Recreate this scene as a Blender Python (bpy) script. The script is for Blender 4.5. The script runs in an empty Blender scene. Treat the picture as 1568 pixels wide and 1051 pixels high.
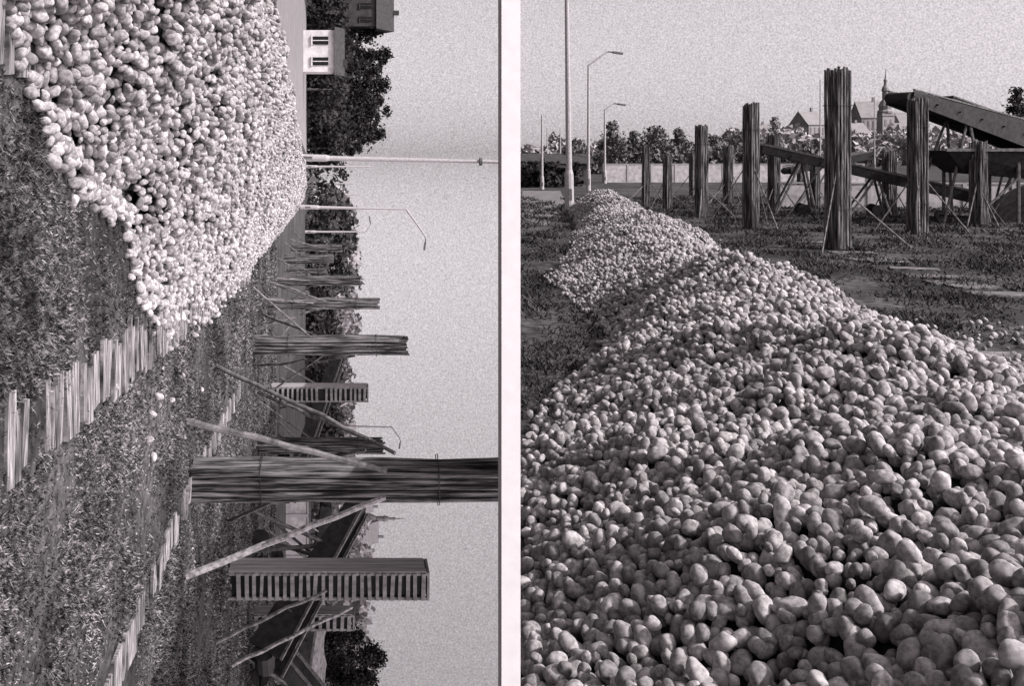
import bpy, math, random
import numpy as np
from mathutils import Matrix, Vector
random.seed(7); rng=np.random.default_rng(7)
F=1700.0; CU,CV=490.0,235.0
HR,HL=2.4,1.6
CUT=0.1745
scene=bpy.context.scene
MR=Matrix.Translation((0,0,HR))
ML=Matrix.Translation((0,0,HR))@Matrix.Rotation(math.radians(90),4,'Y')

# ---------------------------------------------------------------- materials
def grey(v): return (v,v*0.945,v*0.965,1)
def mat(name,lo,hi,scale=8,detail=5,stretch=(1,1,1),bump=0.3,bscale=None,rough=0.9,contrast=(0.35,0.65),rand=0.0,second=None):
    m=bpy.data.materials.new(name); m.use_nodes=True
    nt=m.node_tree; N=nt.nodes; L=nt.links
    b=N['Principled BSDF']; b.inputs['Roughness'].default_value=rough
    b.inputs['Specular IOR Level'].default_value=0.2
    tc=N.new('ShaderNodeTexCoord'); mp=N.new('ShaderNodeMapping'); mp.inputs['Scale'].default_value=stretch
    L.new(tc.outputs['Object'],mp.inputs['Vector'])
    n=N.new('ShaderNodeTexNoise'); n.inputs['Scale'].default_value=scale; n.inputs['Detail'].default_value=detail; n.inputs['Roughness'].default_value=0.65
    L.new(mp.outputs[0],n.inputs['Vector'])
    r=N.new('ShaderNodeValToRGB'); r.color_ramp.elements[0].position=contrast[0]; r.color_ramp.elements[1].position=contrast[1]
    r.color_ramp.elements[0].color=grey(lo); r.color_ramp.elements[1].color=grey(hi)
    L.new(n.outputs['Fac'],r.inputs[0]); out=r.outputs[0]
    if second:
        n2=N.new('ShaderNodeTexNoise'); n2.inputs['Scale'].default_value=second[0]; n2.inputs['Detail'].default_value=3
        L.new(mp.outputs[0],n2.inputs['Vector'])
        mr=N.new('ShaderNodeMapRange'); mr.inputs['From Min'].default_value=0.35; mr.inputs['From Max'].default_value=0.65
        mr.inputs['To Min'].default_value=second[1]; mr.inputs['To Max'].default_value=second[2]
        L.new(n2.outputs['Fac'],mr.inputs['Value'])
        mx=N.new('ShaderNodeVectorMath'); mx.operation='SCALE'; L.new(out,mx.inputs[0]); L.new(mr.outputs[0],mx.inputs['Scale']); out=mx.outputs[0]
    if rand>0:
        oi=N.new('ShaderNodeObjectInfo'); mr=N.new('ShaderNodeMapRange')
        mr.inputs['To Min'].default_value=1-rand; mr.inputs['To Max'].default_value=1+rand*0.6
        L.new(oi.outputs['Random'],mr.inputs['Value'])
        mx=N.new('ShaderNodeVectorMath'); mx.operation='SCALE'; L.new(out,mx.inputs[0]); L.new(mr.outputs[0],mx.inputs['Scale']); out=mx.outputs[0]
    L.new(out,b.inputs['Base Color'])
    if bump>0:
        bp=N.new('ShaderNodeBump'); bp.inputs['Strength'].default_value=bump
        if bscale:
            nb=N.new('ShaderNodeTexNoise'); nb.inputs['Scale'].default_value=bscale; nb.inputs['Detail'].default_value=3
            L.new(mp.outputs[0],nb.inputs['Vector']); L.new(nb.outputs['Fac'],bp.inputs['Height'])
        else: L.new(n.outputs['Fac'],bp.inputs['Height'])
        L.new(bp.outputs[0],b.inputs['Normal'])
    return m
M={}
M['potato']=mat('potato_skin',0.16,0.40,scale=42,detail=5,bump=0.55,bscale=110,rand=0.48,contrast=(0.34,0.60))
M['core']=mat('pile_soil_gap_shade',0.006,0.02,scale=20,bump=0)  # dirt underlay, near black so its colour holds the shade in potato gaps
M['groundR']=mat('ground_soil_r',0.008,0.085,scale=7,detail=9,bump=1.0,contrast=(0.38,0.7),second=(0.5,0.4,1.7))
M['groundL']=mat('ground_soil_l',0.010,0.08,scale=9,detail=8,bump=0.9,contrast=(0.36,0.7),second=(0.6,0.4,1.5))
M['grassR']=mat('grass_blade_r',0.008,0.11,scale=14,bump=0,detail=3,contrast=(0.42,0.68),second=(0.8,0.4,1.5))
M['grassL']=mat('grass_blade_l',0.012,0.34,scale=20,bump=0,detail=3,contrast=(0.45,0.70),second=(0.9,0.22,1.5))
M['road']=mat('road_surface',0.13,0.2,scale=1.5,bump=0.2)
M['path']=mat('dirt_path',0.10,0.18,scale=2,bump=0.3)
M['bark']=mat('pole_bark',0.012,0.26,scale=6,detail=6,stretch=(4,4,0.25),bump=0.8,contrast=(0.42,0.70))
M['cut']=mat('cut_wood',0.25,0.4,scale=20,bump=0.1)
M['brace']=mat('brace_wood',0.04,0.22,scale=7,detail=6,bump=0.5)
M['birch']=mat('pale_log',0.10,0.45,scale=14,detail=6,bump=0.4)
M['plank']=mat('weathered_plank',0.04,0.34,scale=5,detail=6,stretch=(1,8,1),bump=0.6,second=(2.2,0.25,1.25))
M['slat']=mat('slat_wood',0.12,0.26,scale=8,stretch=(1,1,0.3),bump=0.3)
M['board']=mat('long_board',0.22,0.40,scale=10,stretch=(3,3,0.1),bump=0.3)
M['metal']=mat('painted_steel',0.28,0.40,scale=12,bump=0.05,rough=0.6)
M['metald']=mat('dark_steel',0.012,0.035,scale=6,bump=0.2,rough=0.7)
M['metalm']=mat('worn_steel',0.05,0.15,scale=10,bump=0.2,rough=0.7)
M['white']=mat('white_paint',0.70,0.76,scale=30,bump=0.03)
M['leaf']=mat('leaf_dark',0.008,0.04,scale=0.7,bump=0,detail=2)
M['leafm']=mat('leaf_mid_hazy',0.09,0.18,scale=0.7,bump=0,detail=2)  # far foliage, paler because distance haze is mixed into the colour
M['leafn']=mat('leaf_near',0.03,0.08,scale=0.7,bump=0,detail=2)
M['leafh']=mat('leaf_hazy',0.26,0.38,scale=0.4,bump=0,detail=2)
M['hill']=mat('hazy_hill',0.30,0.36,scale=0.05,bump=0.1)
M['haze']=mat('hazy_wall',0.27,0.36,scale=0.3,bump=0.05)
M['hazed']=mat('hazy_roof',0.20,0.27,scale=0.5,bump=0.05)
M['walld']=mat('dark_plaster',0.03,0.07,scale=1,bump=0.2)
M['wallw']=mat('white_plaster',0.45,0.62,scale=1.5,bump=0.1)
M['roofd']=mat('dark_roof',0.03,0.06,scale=3,bump=0.3)
M['glass_gap']=mat('window_gap_dark',0.008,0.015,scale=3,bump=0,rough=0.3)
M['pale']=mat('pale_concrete',0.26,0.46,scale=3,detail=8,bump=0.6)
M['mid']=mat('grey_heap',0.06,0.22,scale=3,detail=8,bump=0.8)

# ---------------------------------------------------------------- builder
class MB:
    def __init__(s): s.v=[];s.f=[];s.m=[];s.mats=[]
    def mi(s,k):
        if k not in s.mats: s.mats.append(k)
        return s.mats.index(k)
    def add(s,vs,fs,k):
        o=len(s.v); s.v.extend(vs); i=s.mi(k)
        for f in fs: s.f.append([a+o for a in f]); s.m.append(i)
    def cyl(s,p0,p1,r0,r1=None,k='bark',n=7,cap=None):
        r1=r0 if r1 is None else r1
        p0=Vector(p0);p1=Vector(p1);d=(p1-p0).normalized()
        a=d.orthogonal().normalized();b=d.cross(a)
        vs=[]
        for p,r in((p0,r0),(p1,r1)):
            for i in range(n):
                t=2*math.pi*i/n; vs.append(tuple(p+a*math.cos(t)*r+b*math.sin(t)*r))
        fs=[[i,(i+1)%n,n+(i+1)%n,n+i] for i in range(n)]
        s.add(vs,fs,k); s.add(vs[n:],[list(range(n))],cap or k); s.add(vs[:n],[list(range(n))[::-1]],cap or k)
    def tube(s,pts,r0,r1,k,n=7):
        for i in range(len(pts)-1):
            a=r0+(r1-r0)*i/(len(pts)-1); b=r0+(r1-r0)*(i+1)/(len(pts)-1)
            s.cyl(pts[i],pts[i+1],a,b,k,n)
    def box(s,c,size,k,rz=0,mtx=None):
        c=Vector(c); R=mtx or Matrix.Rotation(rz,3,'Z')
        vs=[tuple(c+R@Vector((x*size[0]/2,y*size[1]/2,z*size[2]/2))) for x in(-1,1) for y in(-1,1) for z in(-1,1)]
        fs=[[0,1,3,2],[4,6,7,5],[0,4,5,1],[2,3,7,6],[0,2,6,4],[1,5,7,3]]
        s.add(vs,fs,k)
    def beam(s,p0,p1,w,h,k):
        p0=Vector(p0);p1=Vector(p1);d=(p1-p0);L=d.length;d.normalize()
        side=d.cross(Vector((0,0,1)))
        if side.length<1e-3: side=Vector((1,0,0))
        side.normalize(); up=side.cross(d)
        R=Matrix((side,d,up)).transposed()
        s.box((p0+p1)/2,(w,L,h),k,mtx=R)
    def leaves(s,cen,size,k):
        n=len(cen)
        a=rng.normal(size=(n,3)); a/=np.linalg.norm(a,axis=1)[:,None]
        b=rng.normal(size=(n,3)); b-=a*(a*b).sum(1)[:,None]; b/=np.linalg.norm(b,axis=1)[:,None]
        sz=size*rng.uniform(0.5,1.3,size=(n,1))
        a=a*sz;b=b*sz*0.7
        q=np.stack([cen-a,cen-b*0.9+a*0.1,cen+a,cen+b],1).reshape(-1,3)
        s.add([tuple(x) for x in q.tolist()],[[4*i,4*i+1,4*i+2,4*i+3] for i in range(n)],k)
    def obj(s,name,Mw,base=(0,0,0),rz=0,smooth=False,parent=None,rot=None):
        me=bpy.data.meshes.new(name); me.from_pydata(s.v,[],s.f)
        for k in s.mats: me.materials.append(M[k])
        me.polygons.foreach_set('material_index',s.m)
        if smooth: me.polygons.foreach_set('use_smooth',[True]*len(s.f))
        me.update()
        o=bpy.data.objects.new(name,me); scene.collection.objects.link(o)
        o.matrix_world=Mw@Matrix.Translation(base)@(rot or Matrix.Rotation(rz,4,'Z'))
        if parent: 
            mw=o.matrix_world.copy(); o.parent=parent; o.matrix_parent_inverse=parent.matrix_world.inverted(); o.matrix_world=mw
        return o

# positions on the two fields, from image-plane pixel coordinates
def gR(u,v): Y=F*HR/(v-CV); return Vector(((u-CU)/F*Y,Y,-HR))
def gL(u,v): Y=F*HL/(CU-u); return Vector(((v-CV)/F*Y,Y,-HL))
def atR(u,v,Y): return Vector(((u-CU)/F*Y,Y,-(v-CV)/F*Y))
def atL(u,v,Y): return Vector(((v-CV)/F*Y,Y,(u-CU)/F*Y))

# ---------------------------------------------------------------- grounds
b=MB(); h=-HR
b.add([(0,-6,h),(0,0,h),(CUT*60,60,h),(CUT*2500,2500,h),(3000,2500,h),(3000,-6,h)],[[5,4,3,2,1,0]],'groundR'); b.obj('ground',MR)
b=MB(); h=-HL
b.add([(-1500,-4,h),(1500,-4,h),(1500,2500,h),(-1500,2500,h)],[[0,1,2,3]],'groundL'); b.obj('ground',ML)

# ---------------------------------------------------------------- potato piles
RY=[1.2,3,5,8,10.4,12.0,14,15.6,18,20.9,24,27.2,36,46.9,50]
RXL=[-.5,.2,.8,1.4,2.15,2.95,3.7,4.05,4.2,4.4,5.35,6.25,8.4,10.5,11.4]
RYc=[1.2,3,6,9,13.4,18,24,31,40,48]; RXC=[2.6,2.9,3.6,4.2,5.1,5.9,7.2,8.6,10.2,11.5]
RYr=[1.2,3,5,8,11,14,18,24,31,40,48]; RXR=[5.4,5.6,6,6.3,6.6,6.9,7.4,8.9,10.1,11.9,12.5]
RYh=[1.2,3,6,9,11,12,13.4,15.5,18,21,24,27,31,36,40,44,48,49.5]
RH=[.8,.95,1.0,.95,.93,.98,1.06,.84,.58,.72,.98,.76,.50,.72,1.0,.7,.2,0]
def lump(x,y): return 0.06*np.sin(1.9*x+0.7*y)+0.05*np.sin(3.1*y-1.3*x+1)+0.04*np.sin(5.3*x+2.2*y)+0.025*np.sin(9*x-7*y)+.015*np.sin(14*x+11*y)
def hPR(x,y):
    xl=np.interp(y,RY,RXL)+0.07*np.sin(y*2.1)+.05*np.sin(5*y); xc=np.interp(y,RYc,RXC); xr=np.interp(y,RYr,RXR)+0.15*np.sin(y*1.3)
    hp=np.interp(y,RYh,RH)
    t=np.where(x<xc,(x-xl)/(xc-xl),(xr-x)/(xr-xc)); tc=np.clip(t,0,1)
    s=1-(1-tc)**1.6
    z=hp*s+lump(x,y)*np.clip(tc*3,0,1)
    return np.where(t>0,z,-1)
LY=[5.4,6,6.6,7.5,9,9.7,11.3,14.3,19.4,30,54,70]
LXF=[-.9,-.5,-.15,.1,.42,.95,1.4,1.9,2.2,2.6,3.2,3.6]
def hPL(x,y):
    xf=np.interp(y,LY,LXF)+0.10*np.sin(y*2.7)+0.05*np.sin(y*6.1)
    rid=np.interp(y,[5,15,25,40,70],[-1.7,-1.4,-.7,.6,2.4]); xb=rid-2.2
    hp=np.interp(y,[5.2,6.2,7.5,9,25,35,50,68,71],[0,.45,.8,.92,.9,.85,.8,.5,0])
    t=np.where(x>rid,(xf-x)/(xf-rid),(x-xb)/(rid-xb)); tc=np.clip(t,0,1)
    s=1-(1-tc)**1.6
    z=hp*s+lump(x,y)*np.clip(tc*3,0,1)
    return np.where((t>0)&(hp>0.01),z,-1)

def potato_nodes():
    ng=bpy.data.node_groups.new('potato_scatter','GeometryNodeTree')
    ng.interface.new_socket('Geometry',in_out='INPUT',socket_type='NodeSocketGeometry')
    ng.interface.new_socket('Geometry',in_out='OUTPUT',socket_type='NodeSocketGeometry')
    N=ng.nodes;L=ng.links
    gi=N.new('NodeGroupInput');go=N.new('NodeGroupOutput')
    jn=N.new('GeometryNodeJoinGeometry')
    for i,(sx,sy,sz) in enumerate([(1.35,.98,.9),(1.15,1.0,.92),(1.6,.98,.9),(1.3,.95,.82),(1.45,1.08,1.0),(1.05,.92,.86),(1.25,1.12,.95)]):
        ic=N.new('GeometryNodeMeshIcoSphere'); ic.inputs['Radius'].default_value=0.033; ic.inputs['Subdivisions'].default_value=3
        tr=N.new('GeometryNodeTransform'); tr.inputs['Scale'].default_value=(sx,sy,sz)
        L.new(ic.outputs['Mesh'],tr.inputs['Geometry'])
        sp=N.new('GeometryNodeSetPosition'); L.new(tr.outputs[0],sp.inputs['Geometry'])
        ps=N.new('GeometryNodeInputPosition'); ad=N.new('ShaderNodeVectorMath'); ad.operation='ADD'; ad.inputs[1].default_value=(i*3.7,i*1.3,0)
        L.new(ps.outputs[0],ad.inputs[0])
        no=N.new('ShaderNodeTexNoise'); no.inputs['Scale'].default_value=15; no.inputs['Detail'].default_value=1.5
        L.new(ad.outputs[0],no.inputs['Vector'])
        sb=N.new('ShaderNodeVectorMath'); sb.operation='SUBTRACT'; sb.inputs[1].default_value=(.5,.5,.5); L.new(no.outputs['Color'],sb.inputs[0])
        sc=N.new('ShaderNodeVectorMath'); sc.operation='SCALE'; sc.inputs['Scale'].default_value=0.034; L.new(sb.outputs[0],sc.inputs[0])
        L.new(sc.outputs[0],sp.inputs['Offset'])
        ss=N.new('GeometryNodeSetShadeSmooth'); L.new(sp.outputs[0],ss.inputs[0])
        sm=N.new('GeometryNodeSetMaterial'); sm.inputs['Material'].default_value=M['potato']; L.new(ss.outputs[0],sm.inputs[0])
        g2=N.new('GeometryNodeGeometryToInstance'); L.new(sm.outputs[0],g2.inputs[0]); L.new(g2.outputs[0],jn.inputs[0])
    iop=N.new('GeometryNodeInstanceOnPoints'); iop.inputs['Pick Instance'].default_value=True
    L.new(gi.outputs[0],iop.inputs['Points']); L.new(jn.outputs[0],iop.inputs['Instance'])
    ri=N.new('FunctionNodeRandomValue'); ri.data_type='INT'
    for s_ in ri.inputs:
        if s_.type=='INT' and s_.name=='Min': s_.default_value=0
        if s_.type=='INT' and s_.name=='Max': s_.default_value=6
    L.new([o for o in ri.outputs if o.type=='INT'][0],iop.inputs['Instance Index'])
    rr=N.new('FunctionNodeRandomValue'); rr.data_type='FLOAT_VECTOR'
    rr.inputs[0].default_value=(0,0,0); rr.inputs[1].default_value=(6.28,6.28,6.28)
    L.new([o for o in rr.outputs if o.type=='VECTOR'][0],iop.inputs['Rotation'])
    rs=N.new('FunctionNodeRandomValue'); rs.data_type='FLOAT'
    for s_ in rs.inputs:
        if s_.type=='VALUE' and s_.name=='Min': s_.default_value=0.62
        if s_.type=='VALUE' and s_.name=='Max': s_.default_value=1.34
    for s_ in rs.inputs:
        if s_.name=='Seed': s_.default_value=5
    L.new([o for o in rs.outputs if o.type=='VALUE'][0],iop.inputs['Scale'])
    L.new(iop.outputs[0],go.inputs[0])
    return ng
NG=potato_nodes()

def pile(hf,x0,x1,y0,y1,Mw,hcam,clip,name,stray):
    step=0.067
    pts=[]
    for layer in range(2):
        xs=np.arange(x0,x1,step); ys=np.arange(y0,y1,step*0.9)
        X,Y=np.meshgrid(xs,ys); X=X+(np.arange(len(ys))%2)[:,None]*step/2+layer*step*.5
        X=(X+rng.uniform(-.026,.026,X.shape)).ravel(); Y=(Y+rng.uniform(-.026,.026,Y.shape)).ravel()
        z=hf(X,Y)
        k=(z>-.5)
        if clip: k&=(X>clip*Y+0.04)
        k&=(np.abs(X)<0.70*Y+0.5)
        X,Y,z=X[k],Y[k],z[k]
        if layer==1:
            kk=rng.random(len(X))<0.40; X,Y,z=X[kk],Y[kk],z[kk]
        pts.append(np.stack([X,Y,z-hcam+0.012+layer*0.052+rng.uniform(-.022,.016,len(X))],1))
    pts.append(np.array(stray).reshape(-1,3))
    P=np.concatenate(pts)
    me=bpy.data.meshes.new(name); me.from_pydata(P.tolist(),[],[])
    o=bpy.data.objects.new(name,me); scene.collection.objects.link(o); o.matrix_world=Mw
    md=o.modifiers.new('scatter','NODES'); md.node_group=NG
    nx=int((x1-x0)/.15)+1; ny=int((y1-y0)/.2)+1
    xs=np.linspace(x0,x1,nx); ys=np.linspace(y0,y1,ny); X,Y=np.meshgrid(xs,ys)
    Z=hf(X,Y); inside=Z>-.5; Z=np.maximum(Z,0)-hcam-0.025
    idx=np.arange(nx*ny).reshape(ny,nx)
    b=MB(); fs=[]
    for j in range(ny-1):
        for i in range(nx-1):
            if inside[j,i] and inside[j+1,i] and inside[j,i+1] and inside[j+1,i+1] and (not clip or X[j,i]>clip*Y[j+1,i]):
                fs.append([int(idx[j,i]),int(idx[j,i+1]),int(idx[j+1,i+1]),int(idx[j+1,i])])
    b.add(np.stack([X.ravel(),Y.ravel(),Z.ravel()],1).tolist(),fs,'core')
    b.obj('pile_core',Mw,parent=o,smooth=True)
    return o
st=[]
for _ in range(700):
    y=random.uniform(9,34); side=random.random()
    xl=np.interp(y,RY,RXL); xr=np.interp(y,RYr,RXR)
    x=(xl-abs(random.gauss(0,.08))) if side<.4 else xr+abs(random.gauss(0,.35))
    if x>CUT*y+.08: st.append((x,y,-HR+.03))
for _ in range(70):
    p=gR(random.uniform(1400,1570),random.uniform(490,570)); st.append((p.x,p.y,-HR+.03))
pile(hPR,-1,13.2,1.6,50,MR,HR,CUT,'potato_pile',st)
st=[]
for _ in range(620):
    y=random.choice([random.uniform(5.6,12),random.uniform(8,26)])
    xf=np.interp(y,LY,LXF); x=xf+abs(random.gauss(0,.10 if y<9 else .2)); st.append((x,y,-HL+.035))
for _ in range(14):
    y=random.uniform(8,16); st.append((random.uniform(1.6,3.6),y,-HL+.03))
pile(hPL,-4.5,3.6,5.2,70,ML,HL,None,'potato_pile',st)

# ---------------------------------------------------------------- grass
def grass(n,xf,y0,y1,hcam,Mw,name,key,hmin,hmax,excl,pw=1.6,patch=.4,wd=.006):
    Y=y0+(y1-y0)*rng.random(n)**pw; X=xf(Y,rng.random(n))
    cx=np.round(X/.11+.35*np.sin(5*Y))*.11; cy=np.round(Y/.13+.35*np.sin(7*X))*.13
    q=rng.random(n)*.5; X=X*(1-q)+cx*q; Y=Y*(1-q)+cy*q
    k=~excl(X,Y)
    pt=np.sin(1.7*X+.8*np.sin(Y))*np.sin(1.3*Y+np.cos(2*X))+.6*np.sin(4.1*X+Y*1.3)*np.sin(3.3*Y-X)
    k&=rng.random(n)<(1-patch+patch*pt)
    X,Y=X[k],Y[k]; pt=pt[k]; n=len(X)
    hh=rng.uniform(hmin,hmax,n)*(1+0.5*pt)*(0.75+Y/30); a=rng.uniform(0,6.28,n); w=wd*(0.6+Y/9)
    lx=rng.normal(0,.9,n)*hh; ly=rng.normal(0,.9,n)*hh
    z=np.full(n,-hcam)
    v=np.stack([np.stack([X-np.cos(a)*w,Y-np.sin(a)*w,z],1),np.stack([X+np.cos(a)*w,Y+np.sin(a)*w,z],1),np.stack([X+lx,Y+ly,z+hh],1)],1).reshape(-1,3)
    b=MB(); b.add(v.tolist(),[[3*i,3*i+1,3*i+2] for i in range(n)],key); b.obj(name,Mw)
grass(120000,lambda Y,r:(CUT+.004)*Y+r*0.50*Y,9.5,60,HR,MR,'grass','grassR',.02,.065,lambda X,Y:hPR(X,Y)>-.5,patch=.55)
def rowx(i,Y):
    return np.interp(Y,[4,6,10,25],[1.55,1.5,1.75,2.6]) if i==1 else (np.interp(Y,[4,8,13,26],[3.95,4.05,4.1,4.9]) if i==2 else np.interp(Y,[4,8],[-.62,-.5]))
def exL(X,Y):
    e=hPL(X,Y)>-.5
    n=np.sin(7*Y)*.07+np.sin(17*Y)*.06
    on=(np.abs(X-rowx(1,Y)+n)<.19)&(Y<26)
    on|=(np.abs(X-rowx(2,Y)+n)<.13)&(Y<26)
    return e|(on&(rng.random(len(X))<.93))
grass(300000,lambda Y,r:-0.16*Y+r*0.66*Y,4.8,40,HL,ML,'grass','grassL',.014,.044,exL,pw=2.0,wd=.0045)

# ---------------------------------------------------------------- plank walks (left field)
def walk(i,y0,y1,w,pl=.2):
    b=MB(); y=y0
    while y<y1:
        d=pl*random.uniform(.45,1.3); x=float(rowx(i,y))+random.gauss(0,.04)
        if random.random()>.16:
            R=Matrix.Rotation(random.gauss(0,.08),3,'Z')@Matrix.Rotation(random.gauss(0,.05),3,'X')@Matrix.Rotation(random.gauss(0,.03),3,'Y')
            b.box((x,y,-HL+.008+random.uniform(0,.014)),(w*random.uniform(.7,1.12),d*random.uniform(.68,.9),.03),'plank',mtx=R)
        y+=d
    return b.obj('plank_walkway',ML)
walk(1,4.5,25,.48,.2); walk(2,6.5,22,.34,.34); walk(0,4.5,7.5,.42,.2)
b=MB()
for (u,v,w,d) in [(1305,388,1.0,.5),(1335,398,1.1,.5),(1362,402,.8,.4),(1400,413,.9,.45),(1428,425,.9,.5),(1455,434,.8,.45),(1490,440,.8,.5),(1530,452,.9,.5),(1240,372,.8,.5),(1470,528,.5,.3),(1500,545,.7,.4),(1540,560,.6,.3)]:
    p=gR(u,v); b.box((p.x,p.y,-HR+.012),(w,d,.04),'plank',rz=random.uniform(-.5,.1))
b.obj('stone_slab_path',MR)
b=MB(); h=-HL+.004
pts=[(-4.1,20),(-3.6,30),(-2.6,60),(-.6,110),(2,190),(-12,190),(-16,120),(-13,60),(-9,20)]
b.add([(x,y,h) for x,y in pts],[list(range(len(pts)))[::-1]],'road'); b.obj('road',ML)
b=MB(); h=-HR+.004
q=[gR(800,345),gR(800,292),gR(858,292),gR(866,312),gR(838,345)]
b.add([(p.x,p.y,h) for p in q],[[0,1,2,3,4][::-1]],'path'); b.obj('path',MR)

# ---------------------------------------------------------------- pole bundles
def bundle(Mw,p,height,w,braces=2,n=None,rz=None,bk='brace'):
    b=MB(); n=n or 5
    r=w/n/2
    for i in range(n):
        for j in range(n):
            if 0<i<n-1 and 0<j<n-1: continue
            x=(i-(n-1)/2)*2*r*1.0; y=(j-(n-1)/2)*2*r*1.0
            rr=r*random.uniform(.74,1.0)
            tz=height*random.uniform(.965,1.0)
            z0=random.uniform(-.02,.03); pts=[]
            for s in range(6):
                t=s/5; pts.append((x+random.gauss(0,r*.17),y+random.gauss(0,r*.17),z0+(tz-z0)*t))
            for s in range(5):
                ra=rr*(1.1-.22*s/5); rb=rr*(1.1-.22*(s+1)/5)
                b.cyl(pts[s],pts[s+1],ra,rb,'bark',8,cap='cut' if s==4 else 'bark')
    for hz in(.22,.78):
        for s in(-1,1):
            b.cyl((-w*.5,s*w*.52,height*hz),(w*.5,s*w*.52,height*hz+.02),.006,.006,'metald',5)
            b.cyl((s*w*.52,-w*.5,height*hz),(s*w*.52,w*.5,height*hz+.02),.006,.006,'metald',5)
    for k in range(braces):
        a=(k/braces)*6.28+random.uniform(-.5,.5)
        L=height*random.uniform(.3,.5); z=height*random.uniform(.3,.55)
        b.cyl((math.cos(a)*w*.4,math.sin(a)*w*.4,z),(math.cos(a)*L,math.sin(a)*L*.8,0),.018,.026,bk,6)
    return b.obj('pole_bundle',Mw,p,rz=rz if rz is not None else random.uniform(.1,.7))
for (u,t,bv,w,nb) in [(1283,100,382,35,3),(1150,156,350,23,3),(1074,190,332,18,3),(1022,235,322,13,2),(989,222,314,12,2),(1115,222,312,14,4),(1185,203,325,17,4),(1405,148,358,28,4),(1362,230,328,19,4),(1498,215,345,24,4),(1248,245,320,14,4),(1225,238,300,9,3),(1060,232,300,9,3)]:
    p=gR(u,bv); s=p.y/F
    bundle(MR,p,(bv-t)*s,w*s*.84,nb)
for (v,ub,ut,w,nb) in [(735,293,775,62,0),(529,388,628,30,2),(465,410,583,18,3),(430,425,555,16,3),(397,435,512,13,3),(380,445,525,11,3),(683,395,590,23,3),(415,440,500,8,2)]:
    p=gL(ub,v); s=p.y/F
    bundle(ML,p,(ut-ub)*s,w*s*.86,nb)
def prop(u0,v0,Y0,u1,v1,Y1,r,k='birch'):
    b=MB(); p0=atL(u0,v0,Y0);p1=atL(u1,v1,Y1); pts=[]
    for i in range(9):
        t=i/8; p=p0.lerp(p1,t); 
        if 0<i<8: p=p+Vector((random.gauss(0,r*.35),0,random.gauss(0,r*.35)))
        pts.append(p-p0)
    b.tube(pts,r,r*.75,k,7)
    for i in(2,5): b.cyl(pts[i],pts[i]+Vector((random.uniform(-.1,.1),-.03,.1)),r*.3,r*.2,k,5)
    b.obj('support_pole',ML,p0)
def Yg(u): return F*HL/(CU-u)
prop(285,645,Yg(285),592,722,13.3,.045,'brace')
prop(330,560,Yg(330),605,695,14.6,.035,'brace')
prop(285,883,Yg(285),590,762,13.3,.045,'birch')
prop(345,800,Yg(345),470,745,14.4,.03,'brace')
prop(392,600,Yg(392),560,672,26,.05,'brace'); prop(400,730,Yg(400),560,690,28,.05,'brace')
prop(355,1020,Yg(355),540,930,20.5,.04,'birch'); prop(330,985,Yg(330),500,905,18,.035,'brace')
prop(395,560,Yg(395),545,545,26,.035,'brace'); prop(400,480,Yg(400),520,530,27,.04,'brace')
prop(408,430,Yg(408),500,462,33,.04,'brace'); prop(408,500,Yg(408),500,468,33,.04,'brace')

def slat_tower(p,height,w,d,rz,n):
    b=MB()
    for x in(-1,1):
        for y in(-1,1): b.box((x*(w/2-.025),y*(d/2-.025),height/2),(.05,.05,height),'slat')
    for x in(-.37,-.13,.13,.37):
        b.box((x*w,d/2+.012,height/2),(w*.23,.02,height),'slat')
    for y in(-.37,-.12,.13,.38):
        b.box((-w/2-.012,y*d,height/2),(.02,d*.225,height*random.uniform(.98,1)),'board')
    for i in range(n):
        z=(i+.5)/n*height
        if random.random()>.05:
            b.box((0,-d/2-.012,z+random.gauss(0,.006)),(w*.98,.022,height/n*random.uniform(.38,.55)),'slat',mtx=Matrix.Rotation(random.gauss(0,.02),3,'Y'))
    b.box((0,0,height/2),(w*.8,d*.8,height*.96),'glass_gap')  # added dark inner box, its colour stands for shade behind the slats
    b.box((0,0,height+.02),(w*1.02,d*1.02,.04),'slat')
    b.obj('slatted_crate_stack',ML,p,rz=rz)
p=gL(350,888); slat_tower(p,(652-350)*p.y/F,.50,.50,.13,26)
p=gL(415,602); slat_tower(p,(562-415)*p.y/F,.50,.4,.1,20)
p=gL(388,948); slat_tower(p,(540-388)*p.y/F,.40,.40,.15,14)

# ---------------------------------------------------------------- street lamps & masts
def mast(Mw,p,height,r,name,arm=None,lean=0,ring=False,k='metal'):
    b=MB(); 
    b.cyl((0,0,0),(0,0,height*.16),r*1.5,r*1.4,k,12); b.cyl((0,0,height*.16),(0,0,height*.18),r*1.4,r,k,12)
    b.cyl((0,0,height*.18),(0,0,height),r,r*.62,k,12)
    b.box((0,-r*1.45,height*.07),(r*1.1,.02,height*.05),'metalm')
    if ring: b.cyl((0,0,height*ring),(0,0,height*ring+.15),r*1.6,r*1.6,'metalm',10)
    if arm:
        pts=[(0,0,height)]
        for i in range(1,9):
            t=i/8; pts.append((arm*math.sin(t*1.45)*.8,0,height+abs(arm)*.55*math.sin(t*1.6)))
        b.tube(pts,r*.62,r*.45,k,8)
        e=Vector(pts[-1]); sg=1 if arm>0 else -1
        b.beam(e,e+Vector((sg*.35,0,-.02)),.12,.08,'metalm')
        b.beam(e+Vector((sg*.30,0,-.03)),e+Vector((sg*.95,0,-.12)),.24,.13,'metalm')
    b.obj(name,Mw,p,rot=Matrix.Rotation(lean,4,'Y'))
p=gR(872,322); mast(MR,p,9.6,.13,'utility_pole',lean=-.013)
p=gR(901,292); mast(MR,p,(292-100)*p.y/F,.10,'street_lamp',arm=1.6)
p=gR(926,281); mast(MR,p,(281-168)*p.y/F,.10,'street_lamp',arm=.9)
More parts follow.
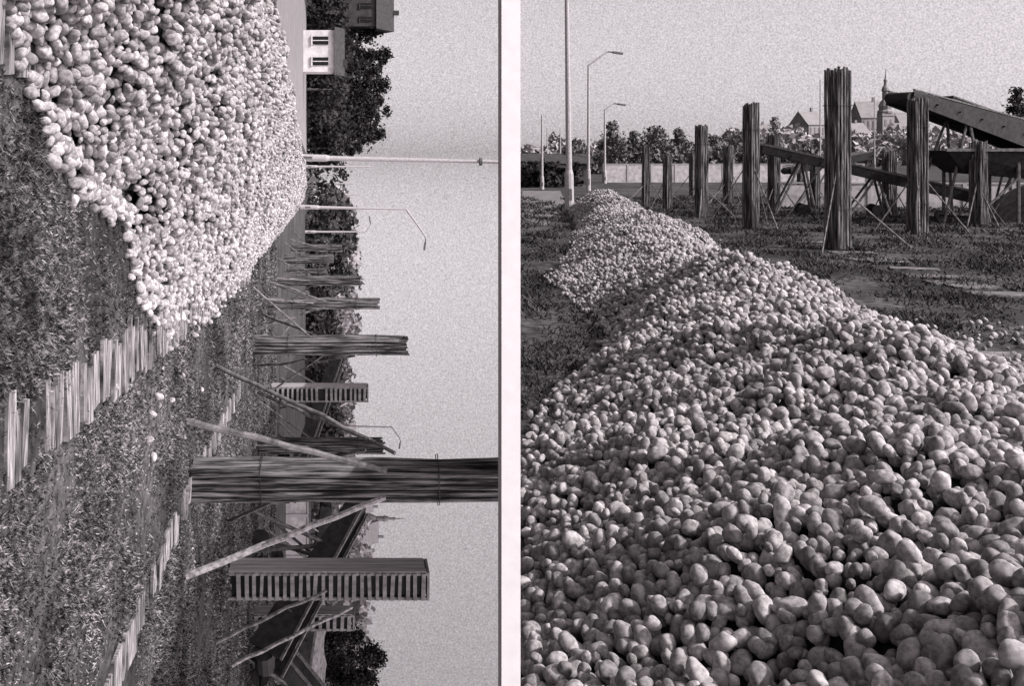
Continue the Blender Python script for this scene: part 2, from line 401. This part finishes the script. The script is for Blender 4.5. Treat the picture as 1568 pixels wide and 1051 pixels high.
for u,t,bb in[(830,176,290),(838,196,268),(858,196,272),(1256,122,268),(1339,150,262)]:
    p=gR(u,bb); mast(MR,p,(bb-t)*p.y/F,.09,'utility_pole')
p=gL(448,241); mast(ML,p,(766-448)*p.y/F,.15,'utility_pole',lean=.022,ring=.9)
p=gL(460,317); mast(ML,p,(622-460)*p.y/F,.13,'street_lamp',arm=3.0,lean=.02)
p=gL(467,355); mast(ML,p,(560-467)*p.y/F,.11,'street_lamp',arm=-.9)
p=gL(468,652); mast(ML,p,(600-468)*p.y/F,.12,'street_lamp',arm=1.8,lean=.02)
for v,a,c in[(255,467,572),(281,470,547),(298,471,552),(268,471,520)]:
    p=gL(a,v); mast(ML,p,(c-a)*p.y/F,.11,'utility_pole')

# ---------------------------------------------------------------- trees
def tree(Mw,p,H,R,key,n=2500,leaf=.35,name='deciduous_tree',lobes=30,low=.2):
    b=MB(); b.cyl((0,0,0),(0,0,H*.45),H*.03,H*.018,'bark',8)
    cen=[]
    for i in range(lobes):
        a=random.uniform(0,6.28); z=random.uniform(low,.93)
        rad=R*math.sin(min(1,(z-low+.25)/(1.12-low))*3.0)*random.uniform(.1,.85)
        c=np.array([math.cos(a)*rad,math.sin(a)*rad,z*H]); lr=R*random.uniform(.16,.36)
        b.cyl((0,0,H*min(.42,z*.6)),tuple(c),H*.008,H*.003,'bark',5)
        m=n//lobes; d=rng.normal(size=(m,3)); d/=np.linalg.norm(d,axis=1)[:,None]
        cen.append(c+d*lr*(rng.random((m,1))**.45)*np.array([1.15,1.15,.7]))
    m=n//5; d=rng.normal(size=(m,3))*np.array([R*.38,R*.38,H*.17])+np.array([0,0,H*.5]); cen.append(d[(d[:,2]>H*.06)&(d[:,2]<H*.95)])
    b.leaves(np.concatenate(cen),leaf,key); b.obj(name,Mw,p)
def treeline(Mw,pts,H,key,leaf,per,name,hcam):
    b=MB()
    for (x,y,hh) in pts:
        for k in range(5):
            c=np.array([x+random.uniform(-.6,.6)*hh,y+random.uniform(-.3,.3)*hh,-hcam+hh*random.uniform(.3,.76)]); lr=hh*random.uniform(.15,.32)
            d=rng.normal(size=(per,3)); d/=np.linalg.norm(d,axis=1)[:,None]
            b.leaves(c+d*lr*(rng.random((per,1))**.4),leaf,key)
        d=rng.uniform(-1,1,size=(per,3))*np.array([hh*.7,hh*.2,hh*.22])+np.array([x,y,-hcam+hh*.2]); b.leaves(d,leaf,key)
        b.cyl((x,y,-hcam),(x,y,-hcam+hh*.5),hh*.03,hh*.015,'bark',5)
    b.obj(name,Mw)
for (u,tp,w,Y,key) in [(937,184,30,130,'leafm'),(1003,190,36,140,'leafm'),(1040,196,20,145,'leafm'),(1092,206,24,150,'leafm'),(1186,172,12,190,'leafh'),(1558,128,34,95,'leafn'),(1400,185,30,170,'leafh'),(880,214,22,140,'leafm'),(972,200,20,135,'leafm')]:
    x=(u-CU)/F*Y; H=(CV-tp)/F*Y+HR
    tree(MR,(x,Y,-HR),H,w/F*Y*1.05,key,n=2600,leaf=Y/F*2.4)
pts=[]
for u in range(812,1640,9):
    Y=random.uniform(200,300); tp=random.choice([205,212,200,218])+random.uniform(-6,6)+(-8 if 1100<u<1500 else 8)
    pts.append(((u-CU)/F*Y,Y,(CV-tp)/F*Y+HR))
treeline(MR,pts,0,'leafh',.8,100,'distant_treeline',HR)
pts=[]
for u in list(range(880,1260,13)):
    Y=random.uniform(120,150); tp=random.uniform(216,232); pts.append(((u-CU)/F*Y,Y,(CV-tp)/F*Y+HR))
treeline(MR,pts,0,'leafm',.32,100,'shrub_row',HR)
pts=[]
for u in range(800,866,7):
    Y=random.uniform(76,84); pts.append(((u-CU)/F*Y,Y,random.uniform(1.5,2.1)))
treeline(MR,pts,0,'leaf',.22,160,'hedge',HR)
for (v,tp,w,Y) in [(45,592,38,150),(85,605,36,146),(108,588,34,144),(130,600,40,150),(152,590,34,147),(170,606,34,142),(190,585,30,146),(205,594,32,150),(226,560,22,145),(1010,596,48,120),(1040,585,40,110),(975,560,22,118)]:
    x=(v-CV)/F*Y; H=(tp-CU)/F*Y+HL
    tree(ML,(x,Y,-HL),H,w/F*Y*1.05,'leaf',n=3600,leaf=Y/F*2.6,low=.1,lobes=34)
pts=[]
for v in range(20,235,9):
    Y=random.uniform(128,140); pts.append(((v-CV)/F*Y,Y,random.uniform(4,6.5)))
treeline(ML,pts,0,'leaf',.3,110,'shrub_row',HL)
pts=[]
for v in range(330,1060,9):
    Y=random.uniform(200,280); tp=random.uniform(535,556) if v<640 else random.uniform(525,545)
    if v>740: tp=random.uniform(540,580)
    pts.append(((v-CV)/F*Y,Y,(tp-CU)/F*Y+HL))
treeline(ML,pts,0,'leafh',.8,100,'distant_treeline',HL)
pts=[]
for v in list(range(338,400,7))+list(range(440,720,9)):
    Y=random.uniform(120,150); tp=(random.uniform(548,560) if v<400 else random.uniform(505,530)); pts.append(((v-CV)/F*Y,Y,(tp-CU)/F*Y+HL))
treeline(ML,pts,0,'leafn',.34,110,'shrub_row',HL)

# ---------------------------------------------------------------- buildings
def house(Mw,p,w,d,hw,hr,wk,rk,nx,ny,name,rz=0):
    b=MB(); b.box((0,0,hw/2),(w,d,hw),wk)
    e=.3; gk='hazed' if wk=='haze' else 'glass_gap'
    b.add([(-w/2-e,-d/2-e,hw),(w/2+e,-d/2-e,hw),(w/2+e,d/2+e,hw),(-w/2-e,d/2+e,hw),(-w/2-e,0,hw+hr),(w/2+e,0,hw+hr)],
        [[0,1,5,4],[2,3,4,5],[0,4,3],[1,2,5],[3,2,1,0]],rk)
    for i in range(nx):
        for j in range(ny):
            x=(i+.5)/nx*w-w/2; z=(j+.55)/ny*hw
            b.box((x,-d/2-.03,z),(w/nx*.38,.1,hw/ny*.5),gk)
            b.box((x,-d/2-.07,z-hw/ny*.28),(w/nx*.46,.14,hw/ny*.05),wk)
            b.box((x,-d/2-.10,z),(w/nx*.04,.05,hw/ny*.5),wk)
    b.box((w*.25,0,hw+hr*.95),(.6,.6,hr*.6),rk)
    b.obj(name,Mw,p,rz=rz)
def onR(u,Y): return ((u-CU)/F*Y,Y,-HR)
def onL(v,Y): return ((v-CV)/F*Y,Y,-HL)
for (u,tp,wpx,n) in [(1328,155,34,5),(1236,170,28,4),(1300,188,40,5),(1462,192,60,7),(1160,190,30,4),(1385,172,26,3),(1100,208,30,4),(1520,185,40,5)]:
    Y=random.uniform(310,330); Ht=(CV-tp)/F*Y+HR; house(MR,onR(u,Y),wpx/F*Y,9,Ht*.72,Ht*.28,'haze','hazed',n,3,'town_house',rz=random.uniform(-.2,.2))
def church(Mw,p,H,w,key='haze'):
    b=MB(); b.box((0,0,H*.26),(w,w,H*.52),key)
    prof=[(.52,.62),(.54,.66),(.56,.5),(.60,.56),(.64,.42),(.67,.25),(.68,.27),(.75,.26),(.76,.33),(.79,.28),(.82,.14),(.85,.12),(.87,.17),(.89,.07),(.94,.04),(1.0,.01)]
    for (a,r),(c,r2) in zip(prof[:-1],prof[1:]): b.cyl((0,0,a*H),(0,0,c*H),r*w,r2*w,'hazed',10)
    for z in(.2,.42): 
        for s in(-1,1):
            b.box((s*w*.22,-w/2-.03,z*H),(w*.16,.1,H*.07),'hazed')
    b.box((0,-w/2-.12,H*.5),(w*1.1,.2,.3),key)
    b.box((w*1.3,2,H*.14),(w*1.8,w*1.2,H*.28),key)
    b.add([(w*.5,2-w*.7,H*.28),(w*2.3,2-w*.7,H*.28),(w*2.3,2+w*.7,H*.28),(w*.5,2+w*.7,H*.28),(w*.5,2,H*.42),(w*2.1,2,H*.42)],[[0,1,5,4],[2,3,4,5],[0,4,3],[1,2,5]],'hazed')
    b.obj('church_tower',Mw,p)
Y=300; church(MR,onR(1356,Y),(CV-104)/F*Y+HR,18/F*Y)
Y=340; church(ML,onL(795,Y),(622-CU)/F*Y+HL,15/F*Y)
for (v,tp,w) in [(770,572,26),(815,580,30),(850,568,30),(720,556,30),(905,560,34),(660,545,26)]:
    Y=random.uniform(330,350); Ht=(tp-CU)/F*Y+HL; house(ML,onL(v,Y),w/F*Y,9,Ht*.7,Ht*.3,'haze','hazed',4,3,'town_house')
Y=108
house(ML,onL(80,Y),4.0,3.2,3.0,1.0,'wallw','roofd',2,1,'kiosk_hut')
Y=150; house(ML,(((-6)-CV)/F*Y,Y,-HL),9,8,9.0,2.6,'walld','roofd',5,3,'town_house')
house(MR,onR(845,90),5.5,3,1.6,.8,'walld','roofd',3,1,'shed')

def heap(Mw,x0,x1,y0,y1,hh,key,name,hc,seed=0,nx=60,ny=16,edge=6):
    b=MB(); vs=[];fs=[]
    for j in range(ny+1):
        for i in range(nx+1):
            s=i/nx;t=j/ny; x=x0+(x1-x0)*s;y=y0+(y1-y0)*t
            e=min(1,min(s,1-s)*edge); prof=math.sin(math.pi*t)**.7*(1-(1-e)**2)
            z=hh*prof*(1+.10*math.sin(x*14/(x1-x0)*1.3+seed)+.08*math.sin(x*60/(x1-x0)+seed*2+t*3))+random.uniform(-.04,.04)*hh*prof
            vs.append((x,y,-hc+z-.01))
    for j in range(ny):
        for i in range(nx):
            a=j*(nx+1)+i; fs.append([a,a+1,a+nx+2,a+nx+1])
    b.add(vs,fs,key); b.obj(name,Mw,smooth=True)
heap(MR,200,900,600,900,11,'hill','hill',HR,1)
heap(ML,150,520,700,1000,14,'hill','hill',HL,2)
heap(MR,24.5,40,36,43,1.6,'mid','gravel_heap',HR,3)
heap(ML,22,60,60,70,1.8,'mid','gravel_heap',HL,1)
def wall(Mw,p,L,H,rz,n=2.0):
    b=MB(); x=0
    while x<L:
        b.box((x+n/2,0,H/2-.02),(n-.08,.12,H-.04),'pale'); b.box((x,0,H/2+.02),(.16,.2,H+.04),'haze'); b.box((x+n/2,0,H+.03),(n-.16,.2,.06),'haze'); x+=n
    b.obj('concrete_wall',Mw,p,rz=rz)
wall(MR,(23.5,92,-HR),21,1.5,.03)
wall(MR,(20.5,50,-HR),11,1.05,-.12)
wall(ML,(15,52,-HL),14,1.0,.06)

# ---------------------------------------------------------------- conveyors
def conveyor(Mw,p0,p1,w,t0,t1,ground,legs,name='belt_conveyor'):
    b=MB(); p0=Vector(p0);p1=Vector(p1); o=p0.copy(); o.z=ground
    a=p0-o;c=p1-o; d=(c-a); L=d.length; dn=d.normalized(); side=dn.cross(Vector((0,0,1))).normalized(); up=side.cross(dn)
    for s in(-1,1):
        q0=a+side*s*w/2;q1=c+side*s*w/2
        vs=[]
        for q,t in((q0,t0),(q1,t1)):
            for sd in(-.03,.03):
                for uu in(-.5,.5): vs.append(tuple(q+side*sd+up*uu*t))
        b.add(vs,[[0,1,3,2],[4,6,7,5],[0,4,5,1],[2,3,7,6],[0,2,6,4],[1,5,7,3]],'metald')
        b.beam(q0+up*(t0*.5+.05),q1+up*(t1*.5+.05),.09,.05,'metalm')
    b.beam(a+up*.1,c+up*.1,w*.86,.05,'metald')
    b.beam(a-up*.12,c-up*.12,w*.8,.04,'metald')
    n=int(L/1.0)
    for i in range(n+1):
        q=a+d*(i/n); b.cyl(q-side*w*.62,q+side*w*.62,.03,.03,'metald',6)
        if i<n:
            q2=a+d*((i+1)/n); b.beam(q-up*t0*.5-side*w*.5,q2+up*t0*.3-side*w*.54,.04,.04,'metald')
    b.cyl(a-side*w*.45,a+side*w*.45,t0*.45,t0*.45,'metald',12); b.cyl(c-side*w*.45,c+side*w*.45,t1*.3,t1*.3,'metald',12)
    for f in legs:
        q=a+d*f
        for s in(-1,1):
            b.cyl(q+side*s*w*.4,Vector((q.x+dn.x*.5,q.y,0))+side*s*w*.7,.05,.05,'metalm',6)
            b.cyl(q+side*s*w*.4,Vector((q.x-dn.x*1.2,q.y,0))+side*s*w*.7,.045,.045,'metalm',6)
        b.cyl(Vector((q.x,q.y,.25))-side*w*.7,Vector((q.x,q.y,.25))+side*w*.7,.035,.035,'metald',6)
        for s in(-1,1):
            cc=Vector((q.x,q.y,.22))+side*s*w*.7; b.cyl(cc-side*.05,cc+side*.05,.22,.22,'metald',16)
    b.obj(name,Mw,o)
Y=37
conveyor(MR,atR(1378,150,Y),atR(1640,235,Y+3),1.0,.42,1.15,-HR,[.32,.8])
conveyor(MR,atR(1448,152,Y+3),atR(1640,222,Y+6),.5,.12,.2,-HR,[.5])
Y=44
conveyor(MR,atR(1165,228,Y),atR(1490,303,Y-2),.9,.3,.4,-HR,[.2,.55])
conveyor(MR,atR(1205,262,Y+6),atR(1330,238,Y+6),.8,.3,.3,-HR,[.5])
b=MB()
b.add([(-1.9,-1,2.5),(2.6,-1,2.5),(2.6,1,2.5),(-1.9,1,2.5),(-1.1,-.6,1.75),(2.6,-.6,1.45),(2.6,.6,1.45),(-1.1,.6,1.75)],[[0,1,2,3],[7,6,5,4],[0,4,5,1],[1,5,6,2],[2,6,7,3],[3,7,4,0]],'metald')
for x in(-1,0.6,2.4):
    for y in(-.8,.8): b.cyl((x,y,0),(x,y,2.2),.06,.06,'metalm',6)
b.cyl((-1,-.82,.1),(.6,-.82,1.6),.04,.04,'metalm',6); b.beam((-1.95,-1.03,2.52),(2.6,-1.03,2.52),.08,.1,'metalm')
b.obj('loading_hopper',MR,tuple(atR(1510,CV+HR*F/38,38)))
Y=27
conveyor(ML,atL(552,768,Y),atL(405,1010,Y-3),.8,.32,.75,-HL,[.35])
conveyor(ML,atL(500,770,Y+8),atL(455,1075,Y+8),.8,.35,.4,-HL,[.3,.7])
conveyor(ML,atL(520,540,Y+18),atL(440,760,Y+14),.8,.4,.5,-HL,[.3,.7])
conveyor(ML,atL(430,1010,Y-2),atL(500,1100,Y-2),.8,.4,.5,-HL,[.5])

# ---------------------------------------------------------------- added white divider strip, covers the seam between the two frames
b=MB(); Y=2.62; x0,x1=(768-CU)/F*Y,(797-CU)/F*Y; w=x1-x0
b.box((0,0,1.75),(w,.05,3.5),'white'); b.box((0,0,3.53),(w+.02,.07,.05),'white'); b.box((0,0,.03),(w+.01,.06,.06),'white')
b.obj('divider_strip',MR,((x0+x1)/2,Y+.025,-HR))

# ---------------------------------------------------------------- light
S=Vector((.71,-.33,.58)).normalized()
sun=bpy.data.lights.new('sun','SUN'); sun.energy=5.0; sun.angle=math.radians(.5); sun.color=(1,.965,.95)
so=bpy.data.objects.new('sun',sun); scene.collection.objects.link(so); so.rotation_euler=S.to_track_quat('Z','Y').to_euler()
w=bpy.data.worlds.new('World'); scene.world=w; w.use_nodes=True
nt=w.node_tree;N=nt.nodes;L=nt.links;bg=N['Background']
tc=N.new('ShaderNodeTexCoord'); sx=N.new('ShaderNodeSeparateXYZ'); L.new(tc.outputs['Generated'],sx.inputs[0])
ab=N.new('ShaderNodeMath');ab.operation='ABSOLUTE';L.new(sx.outputs['Z'],ab.inputs[0])
ma=N.new('ShaderNodeMath');ma.operation='MULTIPLY_ADD';L.new(ab.outputs[0],ma.inputs[0]);ma.inputs[1].default_value=.9;ma.inputs[2].default_value=.05
cx=N.new('ShaderNodeCombineXYZ');L.new(sx.outputs['X'],cx.inputs['X']);L.new(sx.outputs['Y'],cx.inputs['Y']);L.new(ma.outputs[0],cx.inputs['Z'])
nrm=N.new('ShaderNodeVectorMath');nrm.operation='NORMALIZE';L.new(cx.outputs[0],nrm.inputs[0])
sk=N.new('ShaderNodeTexSky');sk.sky_type='NISHITA';sk.sun_disc=False;sk.sun_elevation=math.asin(S.z);sk.sun_rotation=math.atan2(S.x,S.y);sk.dust_density=3.5
L.new(nrm.outputs[0],sk.inputs['Vector'])
bw=N.new('ShaderNodeRGBToBW');L.new(sk.outputs[0],bw.inputs[0])
gn=N.new('ShaderNodeTexNoise');gn.inputs['Scale'].default_value=760;gn.inputs['Detail'].default_value=1;L.new(tc.outputs['Generated'],gn.inputs['Vector'])
gm=N.new('ShaderNodeMapRange');gm.inputs['From Min'].default_value=.25;gm.inputs['From Max'].default_value=.75;gm.inputs['To Min'].default_value=.74*1.6;gm.inputs['To Max'].default_value=1.26*1.6
L.new(gn.outputs['Fac'],gm.inputs['Value'])
mm=N.new('ShaderNodeMath');mm.operation='MULTIPLY';L.new(bw.outputs[0],mm.inputs[0]);L.new(gm.outputs[0],mm.inputs[1])
tv=N.new('ShaderNodeVectorMath');tv.operation='SCALE';tv.inputs[0].default_value=(1,.925,.965);L.new(mm.outputs[0],tv.inputs['Scale'])
L.new(tv.outputs[0],bg.inputs['Color']);bg.inputs['Strength'].default_value=.15

# ---------------------------------------------------------------- camera
cam=bpy.data.cameras.new('camera');co=bpy.data.objects.new('camera',cam);scene.collection.objects.link(co)
co.location=(0,0,HR);co.rotation_euler=(math.radians(90),0,0)
cam.sensor_width=36;cam.lens=36*F/1568;cam.shift_x=(784-CU)/1568;cam.shift_y=-(525.5-CV)/1568
cam.clip_start=.05;cam.clip_end=5000
scene.camera=co
scene.view_settings.view_transform='Standard';scene.view_settings.look='None';scene.view_settings.exposure=0
